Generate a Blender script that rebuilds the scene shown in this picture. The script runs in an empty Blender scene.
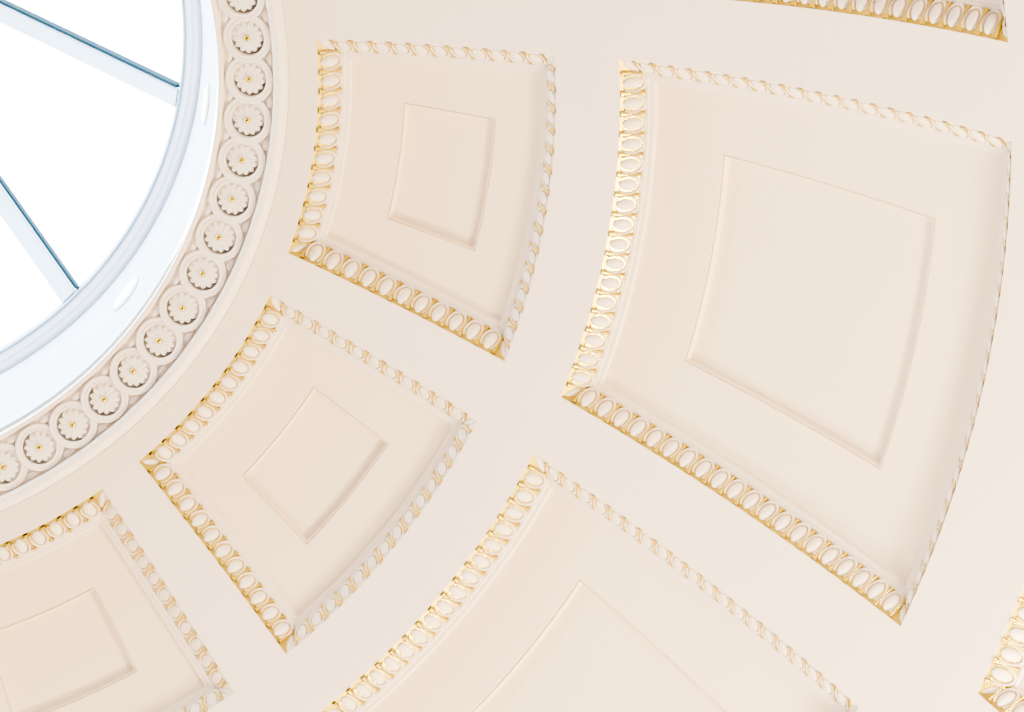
import bpy, bmesh, math, random
from mathutils import Matrix, Vector
random.seed(3)
S=5.0; D=math.pi/180; PI=math.pi
scene=bpy.context.scene; COL=scene.collection

# ---------------------------------------------------------------- materials
def mat(name, base, rough=.6, metal=0., var=.03, nscale=3., bump=0., bscale=60., spec=None):
    m=bpy.data.materials.new(name); m.use_nodes=True
    nt=m.node_tree; b=nt.nodes['Principled BSDF']
    tc=nt.nodes.new('ShaderNodeTexCoord')
    n=nt.nodes.new('ShaderNodeTexNoise'); n.inputs['Scale'].default_value=nscale; n.inputs['Detail'].default_value=4
    nt.links.new(tc.outputs['Object'],n.inputs['Vector'])
    r=nt.nodes.new('ShaderNodeValToRGB')
    lo=[max(0,c*(1-var)) for c in base]; hi=[min(1,c*(1+var)) for c in base]
    r.color_ramp.elements[0].color=(*lo,1); r.color_ramp.elements[1].color=(*hi,1)
    r.color_ramp.elements[0].position=.3; r.color_ramp.elements[1].position=.7
    nt.links.new(n.outputs['Fac'],r.inputs['Fac']); nt.links.new(r.outputs['Color'],b.inputs['Base Color'])
    b.inputs['Roughness'].default_value=rough; b.inputs['Metallic'].default_value=metal
    if spec is not None: b.inputs['Specular IOR Level'].default_value=spec
    if bump:
        n2=nt.nodes.new('ShaderNodeTexNoise'); n2.inputs['Scale'].default_value=bscale; n2.inputs['Detail'].default_value=3
        nt.links.new(tc.outputs['Object'],n2.inputs['Vector'])
        bp=nt.nodes.new('ShaderNodeBump'); bp.inputs['Strength'].default_value=bump; bp.inputs['Distance'].default_value=.01
        nt.links.new(n2.outputs['Fac'],bp.inputs['Height']); nt.links.new(bp.outputs['Normal'],b.inputs['Normal'])
    return m
M_dome=mat('cream_plaster',(.82,.695,.565),.7,0,.012,.6,.05,25)
M_floor=mat('coffer_plaster',(.82,.67,.465),.7,0,.015,.9,.05,25)
M_mould=mat('cream_moulding',(.82,.695,.55),.6,0,.03,9)
M_band=mat('ivory_moulding',(.84,.735,.61),.6,0,.02,9)
M_egg=mat('cream_carving',(.80,.69,.55),.55,0,.03,12)
M_ivory=mat('ivory_carving',(.85,.765,.66),.55,0,.02,12)
M_gold=mat('gold_leaf',(.60,.45,.0),.24,1.,.12,14,.2,40)
M_ground=mat('gilded_ground',(.46,.335,.0),.34,1.,.2,14)
M_shade=mat('recess_shade',(.15,.142,.125),.7,0,.2,20,spec=.2)  # dark grey: recess shade behind the petals, put into the colour
M_white=mat('white_plaster',(.86,.79,.70),.6,0,.015,3)
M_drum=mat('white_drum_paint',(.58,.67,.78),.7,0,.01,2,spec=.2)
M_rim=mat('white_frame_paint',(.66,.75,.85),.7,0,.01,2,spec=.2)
M_frame=mat('pale_blue_metal',(.58,.72,.86),.6,0,.01,4)
M_teal=mat('teal_gasket',(.003,.022,.034),.9,0,.1,6,spec=.05)
M_blue=mat('blue_seal',(.30,.46,.60),.6,0,.05,6)
def emis(name,c,s):
    m=bpy.data.materials.new(name); m.use_nodes=True
    b=m.node_tree.nodes['Principled BSDF']
    b.inputs['Base Color'].default_value=(.9,.9,.9,1)
    b.inputs['Emission Color'].default_value=(*c,1); b.inputs['Emission Strength'].default_value=s
    return m
M_lamp=emis('lamp_diffuser',(1,1,1),3)
M_glass=bpy.data.materials.new('clear_glass'); M_glass.use_nodes=True
nt=M_glass.node_tree; nt.nodes.remove(nt.nodes['Principled BSDF'])
tr=nt.nodes.new('ShaderNodeBsdfTransparent'); gl=nt.nodes.new('ShaderNodeBsdfGlossy'); mx=nt.nodes.new('ShaderNodeMixShader')
tr.inputs['Color'].default_value=(.97,.99,1,1); gl.inputs['Roughness'].default_value=.05; mx.inputs['Fac'].default_value=.03
nt.links.new(tr.outputs[0],mx.inputs[1]); nt.links.new(gl.outputs[0],mx.inputs[2])
nt.links.new(mx.outputs[0],nt.nodes['Material Output'].inputs['Surface'])

# ---------------------------------------------------------------- helpers
def sph(th,ph,R=1.): return Vector((R*math.sin(th)*math.cos(ph),R*math.sin(th)*math.sin(ph),R*math.cos(th)))*S
def grid(bm,f,us,vs,skip=None,mi=None):
    V=[[bm.verts.new(f(u,v)) for v in vs] for u in us]
    for i in range(len(us)-1):
        for j in range(len(vs)-1):
            if skip and skip(i,j): continue
            fc=bm.faces.new((V[i][j],V[i+1][j],V[i+1][j+1],V[i][j+1]))
            if mi: fc.material_index=mi(i,j)
def obj(name,bm,m,parent=None,off=None,merge=1e-5,sharp=35):
    if merge: bmesh.ops.remove_doubles(bm,verts=bm.verts,dist=merge)
    for v in [v for v in bm.verts if not v.link_faces]: bm.verts.remove(v)
    bmesh.ops.recalc_face_normals(bm,faces=bm.faces)
    if off is not None: bmesh.ops.translate(bm,verts=bm.verts,vec=-off)
    for f in bm.faces: f.smooth=True
    me=bpy.data.meshes.new(name); bm.to_mesh(me); bm.free()
    me.set_sharp_from_angle(angle=sharp*D)
    for q in (m if isinstance(m,(list,tuple)) else [m]): me.materials.append(q)
    o=bpy.data.objects.new(name,me); COL.objects.link(o)
    if parent is not None: o.parent=parent
    elif off is not None: o.location=off
    return o
def empty(name,loc):
    o=bpy.data.objects.new(name,None); COL.objects.link(o); o.location=loc; o.empty_display_size=.1; return o
def tag(o,label,cat,group=None):
    o['label']=label; o['category']=cat
    if group: o['group']=group
    return o
def struct(o): o['kind']='structure'; return o
def lin(a,b,n): return [a+(b-a)*i/n for i in range(n+1)]
def lathe(bm,prof,n=180,a0=0,a1=2*PI):
    grid(bm,lambda u,v:Vector((prof[u][0]*math.cos(v),prof[u][0]*math.sin(v),prof[u][1]))*S,range(len(prof)),lin(a0,a1,n))
def mtx(t,y,n,c): return Matrix(((t.x,y.x,n.x,c.x),(t.y,y.y,n.y,c.y),(t.z,y.z,n.z,c.z),(0,0,0,1)))
def ellipsoid(bm,c,ax,nu=14,nv=5,full=False,mi=None):
    t0=-PI/2 if full else -.15
    grid(bm,lambda v,u:Vector((c[0]+ax[0]*math.cos(v)*math.cos(u),c[1]+ax[1]*math.cos(v)*math.sin(u),c[2]+ax[2]*math.sin(v)))*S,lin(t0,PI/2,nv),lin(0,2*PI,nu),mi=mi)
def to_mesh(name,bm,m,**k):
    o=obj(name,bm,m,**k); me=o.data; bpy.data.objects.remove(o); return me

# ---------------------------------------------------------------- dome layout (unit sphere)
PH0=.15457; PIT=30*D
RINGS=[dict(ti=.4520,to=.6620,h=.2168,p0=29.70*D,p1=34.35*D,hp=5.80*D),
       dict(ti=.7185,to=1.0780,h=.2212,p0=45.85*D,p1=57.0*D,hp=6.9*D),
       dict(ti=1.165,to=1.50,h=.223,p0=71.0*D,p1=82.0*D,hp=7.2*D)]
BUILT={(0,0),(0,1),(0,2),(1,-1),(1,0),(1,1),(2,0)}
T0=24.5*D
FL=.0205; UF=.0224; PD=.0062
PROF=[(0,0),(.0003,.0003),(.0150,.0146),(.0151,.0137),(.0180,.0137),(.0184,.0158),(.0218,.0160),(.0224,FL)]
U0,D0,U1,D1=.0003,.0003,.0150,.0146

# ceiling shell with coffer openings
bm=bmesh.new()
hs=sorted({r['h'] for r in RINGS})
rel=sorted(set([-h for h in hs]+hs+lin(-hs[0],hs[0],24)+lin(hs[-1],PIT-hs[-1],5)))
phs=[]
for k in range(12):
    for a in rel:
        if -hs[-1]-1e-9<=a<PIT-hs[-1]-1e-6: phs.append((PH0+k*PIT+a,k,a))
phs.append((PH0+12*PIT-hs[-1],0,-hs[-1]))
ths=[]; cur=T0
segs=[]
for ri,r in enumerate(RINGS):
    segs.append((cur,r['ti'],-1,3)); segs.append((r['ti'],r['to'],ri,16 if ri==0 else 24)); cur=r['to']
segs.append((cur,PI/2,-1,4))
tl=[]; tr_=[]
for a,b,ri,n in segs:
    for i in range(n): tl.append(a+(b-a)*i/n); tr_.append(ri)
tl.append(PI/2)
def skip(i,j):
    ri=tr_[i]
    if ri<0: return False
    h=RINGS[ri]['h']; m=(phs[j][0]+phs[j+1][0])/2-PH0
    m=(m+PIT/2)%PIT-PIT/2
    return abs(m)<h
grid(bm,lambda t,p:sph(t,p),tl,[p[0] for p in phs],skip)
def side_fn(r,pc,side):
    ti,to,h=r['ti'],r['to'],r['h']; mid=(ti+to)/2; hl=(to-ti)/2
    def TP(s,u):
        if side==0: th=ti+u; return th,pc+s*(h-u/math.sin(th))
        if side==1: th=to-u; return th,pc+s*(h-u/math.sin(th))
        th=mid+s*(hl-u); return th,pc+(-1 if side==2 else 1)*(h-u/math.sin(th))
    def P(s,u,d):
        th,ph=TP(s,u); return sph(th,ph,1+d)
    def PP(s):
        if side==0: return r['p0'],pc+s*r['hp']
        if side==1: return r['p1'],pc+s*r['hp']
        return r['p0']+(s+1)/2*(r['p1']-r['p0']),pc+(-1 if side==2 else 1)*r['hp']
    return P,TP,PP
# plain recesses for coffers the photograph does not reach
for ri,r in enumerate(RINGS):
    for k in range(12):
        kk=k if k<11 else -1
        if (ri,kk) in BUILT: continue
        pc=PH0+k*PIT
        for sd in range(4):
            P,TP,PP=side_fn(r,pc,sd)
            grid(bm,lambda i,s:P(s,*PROF[i]),range(len(PROF)),lin(-1,1,16))
        grid(bm,lambda a,b:sph(r['ti']+UF+(r['to']-r['ti']-2*UF)*a, pc+b*(r['h']-UF/math.sin(r['ti']+UF+(r['to']-r['ti']-2*UF)*a)),1+FL),lin(0,1,12),lin(-1,1,16))
# unseen outer shell, added to stop sky light leaking through seams
grid(bm,lambda t,p:sph(t,p,1.05),lin(20.5*D,PI/2,30),lin(0,2*PI,120))
struct(obj('ceiling',bm,M_dome,sharp=25))

# moulded band around the oculus
bm=bmesh.new()
pp=[(20.95,1.03),(20.95,1.004),(20.97,.9985),(21.05,.9965),(21.15,.9965),(21.22,.9985),(21.26,1.0032),(23.66,1.0032),(23.72,1.001),(23.80,.9945),(23.90,.9932),(24.05,.9928),(24.18,.9934),(24.28,.9955),(24.34,.9990),(24.40,1.0010),(24.46,1.0008),(24.5,1.0)]
lathe(bm,[(R*math.sin(t*D),R*math.cos(t*D)) for t,R in pp],240)
band=struct(obj('trim_1',bm,M_band,sharp=50))
# carved infill leaves in the gaps between the round frames
bm=bmesh.new(); ellipsoid(bm,(0,0,0),(.0062,.0030,.0028),12,4)
INF=to_mesh('infill_leaf',bm,M_ivory)
for k in range(-1,15):
    for sg in (-1,1):
        th,ph=.39289+sg*.0172,-.15359+.09254*(k+.5)
        c=sph(th,ph,1.0028); n=-c.normalized()
        x=Vector((-math.sin(ph),math.cos(ph),0)); y=n.cross(x)
        o=bpy.data.objects.new('infill_leaf',INF); COL.objects.link(o); o.parent=band; o.matrix_basis=mtx(x,y,n,c)
# drum wall
bm=bmesh.new()
lathe(bm,[(.3583,.945),(.3583,.955),(.3586,.958),(.3585,.962),(.3578,.966),(.3545,1.040),(.3540,1.046),(.3532,1.050)],240)
struct(obj('wall_drum',bm,M_drum,sharp=70))
# skylight
win=struct(empty('window_1',(0,0,1.055*S)))
wo=Vector((0,0,1.055*S))
bm=bmesh.new()
lathe(bm,[(.3535,1.066),(.3535,1.050),(.3525,1.0488),(.351,1.0485),(.3495,1.0492),(.3480,1.0506),(.3465,1.0520),(.3450,1.0526),(.3440,1.0534),(.3430,1.0548),(.3410,1.0565),(.3395,1.058),(.3385,1.062),(.3385,1.068)],240)
obj('window_frame',bm,M_rim,win,wo,sharp=80)
bm=bmesh.new()
lathe(bm,[(.3394,1.0578),(.3388,1.0572),(.3379,1.0576),(.3376,1.0590),(.3376,1.066)],240)
obj('glazing_seal',bm,M_blue,win,wo,sharp=60)
AP=1.50
bm=bmesh.new()
lathe(bm,[(.338,1.064),(.004,AP)],120)
obj('glass',bm,M_glass,win,wo)
def bar(name,az,a0,a1,n0,n1,m,par):
    p0=Vector((.338,0,1.062)); p1=Vector((.006,0,AP)); d=(p1-p0).normalized(); nn=Vector((d.z,0,-d.x))
    bm=bmesh.new(); vs=[]
    for p in (p0,p1):
        for a,n in ((a0,n0),(a1,n0),(a1,n1),(a0,n1)):
            q=p+nn*n+Vector((0,a,0)); q.rotate(Matrix.Rotation(az,3,'Z')); vs.append(bm.verts.new(q*S))
    for f in ((0,1,2,3),(7,6,5,4),(0,4,5,1),(1,5,6,2),(2,6,7,3),(3,7,4,0)): bm.faces.new([vs[i] for i in f])
    return obj(name,bm,m,par,wo)
for k in range(10):
    az=10.2*D+k*36*D
    b=bar('glazing_bar',az,.0034,.0190,-.003,.003,M_frame,win)
    bar('gasket',az,-.0018,.0010,-.0048,.003,M_teal,b)

# lamps on the drum
for az,lb in ((9.2,'small white oval wall light inside the skylight drum, nearest the top of the photo'),(39.6,'small white oval wall light inside the skylight drum, toward the lower left')):
    az*=D
    c=Vector((.3555*math.cos(az),.3555*math.sin(az),1.0))*S
    root=empty('wall_light',c); tag(root,lb,'light','wall lights in the skylight drum')
    for nm,rx,rz,dep,m in (('housing',.0190,.0120,.0020,M_drum),('diffuser',.0165,.0100,.0028,M_lamp)):
        bm=bmesh.new(); N=28
        rings=[(1,0),(1,.5),(.9,.85),(.6,1),(.02,1.02)]
        V=[]
        for s_,dd in rings:
            row=[]
            for i in range(N):
                t=2*PI*i/N; a=az+math.cos(t)*rx*s_/.3555; z=1.0+math.sin(t)*rz*s_
                rr=.3563-(z-1.0)*.04-dep*dd
                row.append(bm.verts.new(Vector((rr*math.cos(a),rr*math.sin(a),z))*S))
            V.append(row)
        for i in range(len(V)-1):
            for j in range(N): bm.faces.new((V[i][j],V[i][(j+1)%N],V[i+1][(j+1)%N],V[i+1][j]))
        bm.faces.new(V[-1])
        obj(nm,bm,m,root,c)

# ---------------------------------------------------------------- coffers
PITCH=.0172
def egg_mesh(zs):
    bm=bmesh.new()
    ellipsoid(bm,(0,0,.0006),(.0049,.0080,.0042*zs),16,5)
    # cream shell round the egg, open towards the rim of the coffer
    a,b=.0073,.0100
    def f(t,v):
        q=(t+PI*.24)/(PI*1.48)
        w=.0005+.0007*math.sin(PI*min(1,max(0,q)))
        c=Vector((a*math.cos(t),b*math.sin(t)-.0002,.0004)); n=Vector((math.cos(t)/a,math.sin(t)/b,0)).normalized()
        return (c+n*w*math.cos(v)+Vector((0,0,.0026*zs*math.sin(v))))*S
    grid(bm,f,lin(-PI*.24,PI*1.24,22),lin(-.2,PI+.2,6))
    # gilded hollow between egg and shell
    def g(t,v):
        aa=.0045+v*.0024; bb=.0074+v*.0021
        return Vector((aa*math.cos(t),bb*math.sin(t),.0007*zs))*S
    grid(bm,g,lin(-PI*.28,PI*1.28,20),[0,1],mi=lambda i,j:1)
    return to_mesh('egg',bm,[M_egg,M_gold])
def dart_mesh():
    bm=bmesh.new()
    ys=lin(-.0102,.0100,14); xs=lin(-1,1,6)
    def hw(y):
        q=min(1.,max(0.,(y+.0102)/.0202))
        return .0006+.0022*(1-q)**1.6+.0010*max(0.,(q-.58)/.42)**1.5
    grid(bm,lambda y,x:Vector((x*hw(y),y,.0002+.0030*math.sqrt(max(0,1-x*x))))*S,ys,xs)
    return to_mesh('gold_dart',bm,M_gold)
def leaf_mesh():
    bm=bmesh.new()
    ellipsoid(bm,(0,0,0),(.0034,.0090,.0026))
    return to_mesh('corner_leaf',bm,M_egg)
EGG=egg_mesh(1.); EGGLOW=egg_mesh(.28); DART=dart_mesh(); LEAF=leaf_mesh()
def place(me,name,W,par,off,sc=(1,1,1)):
    o=bpy.data.objects.new(name,me); COL.objects.link(o); o.parent=par
    o.matrix_basis=Matrix.Translation(-off)@W@Matrix.Diagonal((*sc,1))
    return o
UM,DM=(U0+U1)/2,(D0+D1)/2
def frame_at(P,s):
    c=P(s,UM,DM); e=1e-3
    t=(P(min(1,s+e),UM,DM)-P(max(-1,s-e),UM,DM)).normalized()
    y=(P(s,U1,D1)-P(s,U0,D0)); y=(y-t*y.dot(t)).normalized()
    n=t.cross(y)
    if n.dot(-c)<0: t=-t; n=-n
    return mtx(t,y,n,c)
def coffer(ri,k,label,group):
    r=RINGS[ri]; pc=PH0+k*PIT
    C0=sph((r['ti']+r['to'])/2,pc,1+FL)
    root=empty('coffer',C0); tag(root,label,'coffer',group)
    bed=bmesh.new(); pan=bmesh.new()
    thm=(r['p0']+r['p1'])/2
    QP=[(0,0),(.0002,.0016),(.0012,.0016),(.0014,.0005),(.0019,.0005),(.0027,PD)]
    for sd in range(4):
        P,TP,PP=side_fn(r,pc,sd)
        far=sd in (1,2)
        mb=bmesh.new()
        grid(mb,lambda i,s:P(s,*PROF[i]),range(len(PROF)),lin(-1,1,24),mi=lambda i,j:1 if i==1 else 0)
        mo=obj('moulding',mb,[M_mould,M_mould if far else M_ground],root,C0,sharp=30)
        def ff(w,s):
            a=TP(s,UF); b=PP(s); return sph(a[0]+(b[0]-a[0])*w,a[1]+(b[1]-a[1])*w,1+FL)
        grid(bed,ff,lin(0,1,6),lin(-1,1,24))
        def pf(i,s):
            q=QP[i]; a=PP(s); kx=1-q[0]/((r['p1']-r['p0'])/2); ky=1-q[0]/(r['hp']*math.sin(thm))
            return sph(thm+(a[0]-thm)*kx,pc+(a[1]-pc)*ky,1+FL+q[1])
        grid(pan,pf,range(len(QP)),lin(-1,1,16))
        L=sum((P(a+.05,UM,DM)-P(a,UM,DM)).length for a in [-1+.05*i for i in range(40)])/S
        n=max(3,round((L-.010)/PITCH)); stp=2*(1-.005/(L/2))/n
        e0=-1+.005/(L/2)
        kx=(L-.010)/n/PITCH
        for i in range(n): place(EGGLOW if far else EGG,'egg',frame_at(P,e0+stp*(i+.5)),mo,C0,(kx,1,1))
        for i in range(n+1):
            en=i in(0,n)
            place(DART,'gold_dart',frame_at(P,e0+stp*i),mo,C0,(kx*(.75 if en else 1),.92 if en else 1,.42 if far else 1))
    obj('recess_bed',bed,M_floor,root,C0)
    kx=1-QP[-1][0]/((r['p1']-r['p0'])/2); ky=1-QP[-1][0]/(r['hp']*math.sin(thm))
    grid(pan,lambda a,b:sph(thm+a*kx*(r['p1']-r['p0'])/2,pc+b*ky*r['hp'],1+FL+PD),lin(-1,1,16),lin(-1,1,16))
    obj('centre_panel',pan,M_floor,root,C0,sharp=30)
    for a in (0,1):
        P,TP,PP=side_fn(r,pc,a)
        for s in (-1,1):
            c=P(s,UM,DM); y=(P(s,U1,D1)-P(s,U0,D0)).normalized(); up=-c.normalized()
            t=y.cross(up).normalized(); nn=t.cross(y)
            place(LEAF,'corner_leaf',mtx(t,y,nn,c),root,C0)
G1='coffers of the inner ring'; G2='coffers of the middle ring'
coffer(0,0,'small gilt-bordered cream coffer of the inner ring, nearest the top of the photo',G1)
coffer(0,1,'small gilt-bordered cream coffer of the inner ring, the middle one of three',G1)
coffer(0,2,'small gilt-bordered cream coffer cut off by the left edge of the photo',G1)
coffer(1,0,'large gilt-bordered cream coffer shown whole at the right of the photo',G2)
coffer(1,1,'large gilt-bordered cream coffer cut off by the bottom edge of the photo',G2)
coffer(1,-1,'coffer showing only a gilded edge at the top right of the photo',G2)
coffer(2,0,'coffer showing only a gilded corner at the bottom right of the photo',None)

# ---------------------------------------------------------------- rosette medallions
bm=bmesh.new(); lathe(bm,[(.0205,-.0012),(.0205,.0008),(.0200,.0015),(.0192,.0016),(.0184,.0015),(.0180,.0012),(.0163,.0012),(.0160,.0015),(.0153,.0015),(.0149,.0010),(.0147,-.0038)],40)
RING=to_mesh('ring',bm,M_ivory,sharp=50)
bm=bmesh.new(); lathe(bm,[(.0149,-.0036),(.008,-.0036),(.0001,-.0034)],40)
BACK=to_mesh('backing',bm,M_shade)
bm=bmesh.new()
def petals(NP,r0,ln,wd,zb,zh,ph):
    for i in range(NP):
        A=2*PI*(i+ph)/NP
        def f(u,v):
            x=r0+ln*u
            w=wd*(.30+.70*math.sin(PI/2*min(1,u*1.30)))*(max(.08,1-((u-.70)/.30)**2.) if u>.70 else 1)
            y=w*v; z=zb+zh*math.sin(PI*(u*.72+.18))*(1-.65*v*v)-.0007*math.exp(-(v/.2)**2)
            if abs(v)>.99: z=zb-.0020
            return Vector((x*math.cos(A)-y*math.sin(A),x*math.sin(A)+y*math.cos(A),z))*S
        grid(bm,f,lin(0,1,12),[-1,-.85,-.5,-.2,0,.2,.5,.85,1])
petals(13,.0026,.0106,.0026,-.0015,.0018,0)
petals(8,.0012,.0048,.0017,-.0001,.0012,.5)
FLOWER=to_mesh('flower',bm,M_white,merge=0)
bm=bmesh.new(); ellipsoid(bm,(0,0,.0008),(.0028,.0028,.0021))
BEAD=to_mesh('gold_bead',bm,M_gold)
ORD=['first','second','third','fourth','fifth','sixth','seventh','eighth','ninth','tenth','eleventh','twelfth','thirteenth','fourteenth','fifteenth']
for k in range(15):
    th,ph=.39289,-.15359+.09254*k
    c=sph(th,ph,.9995); n=-c.normalized()
    x=Vector((-math.sin(ph),math.cos(ph),0)); y=n.cross(x)
    W=mtx(x,y,n,c)@Matrix.Rotation(-.085,4,'Y')
    root=bpy.data.objects.new('rosette',None); COL.objects.link(root); root.matrix_basis=W; root.empty_display_size=.05
    tag(root,'round framed flower rosette on the skylight ring, %s from the top of the photo'%ORD[k],'rosette','rosettes around the skylight')
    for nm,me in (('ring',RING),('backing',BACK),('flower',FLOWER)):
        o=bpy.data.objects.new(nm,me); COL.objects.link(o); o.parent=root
    b=bpy.data.objects.new('gold_bead',BEAD); COL.objects.link(b); b.parent=o

# ---------------------------------------------------------------- light
w=bpy.data.worlds.new('World'); scene.world=w; w.use_nodes=True
nt=w.node_tree; bg=nt.nodes['Background']
tc=nt.nodes.new('ShaderNodeTexCoord'); sp=nt.nodes.new('ShaderNodeSeparateXYZ'); mr=nt.nodes.new('ShaderNodeMapRange'); cr=nt.nodes.new('ShaderNodeValToRGB')
nt.links.new(tc.outputs['Generated'],sp.inputs[0]); nt.links.new(sp.outputs['Z'],mr.inputs['Value'])
mr.inputs['From Min'].default_value=-1; mr.inputs['From Max'].default_value=1
nt.links.new(mr.outputs[0],cr.inputs['Fac'])
e=cr.color_ramp.elements
K=48.
amb=(.175/K,.195/K,.39/K,1)
e[0].position=0; e[0].color=amb
e[1].position=.47; e[1].color=amb
a=e.new(.53); a.color=(.80,.90,1,1)
a=e.new(1); a.color=(.84,.92,1,1)
nt.links.new(cr.outputs['Color'],bg.inputs['Color']); bg.inputs['Strength'].default_value=K
for i in range(12):
    az=PH0+PIT/2+i*PIT
    l=bpy.data.lights.new('cornice_lamp','AREA'); l.shape='DISK'; l.size=.6; l.energy={11:310,0:520,1:450,2:320}.get(i,8); l.color=(1,.79,.53)
    o=bpy.data.objects.new('cornice_lamp',l); COL.objects.link(o)
    o.location=Vector((.955*math.cos(az),.955*math.sin(az),.0))*S
    d=(Vector((0.6*math.cos(az),0.6*math.sin(az),.85))*S-o.location)
    o.rotation_euler=d.to_track_quat('-Z','Y').to_euler()

# ---------------------------------------------------------------- camera
a,b=.40784,-.17338
ca,sa,cb,sb=math.cos(a),math.sin(a),math.cos(b),math.sin(b)
Mr=Matrix(((1,0,0),(0,ca,-sa),(0,sa,ca)))@Matrix(((cb,0,sb),(0,1,0),(-sb,0,cb)))
cam=bpy.data.cameras.new('camera'); co=bpy.data.objects.new('camera',cam); COL.objects.link(co)
R0,R1,R2=Mr[0],Mr[1],Mr[2]
co.matrix_world=Matrix(((R0.x,-R1.x,-R2.x,.20499*S),(R0.y,-R1.y,-R2.y,-.71824*S),(R0.z,-R1.z,-R2.z,-1.34603*S),(0,0,0,1)))
cam.sensor_fit='HORIZONTAL'; cam.sensor_width=36; cam.lens=math.exp(7.96328)*36/1024
cam.clip_end=500
scene.camera=co
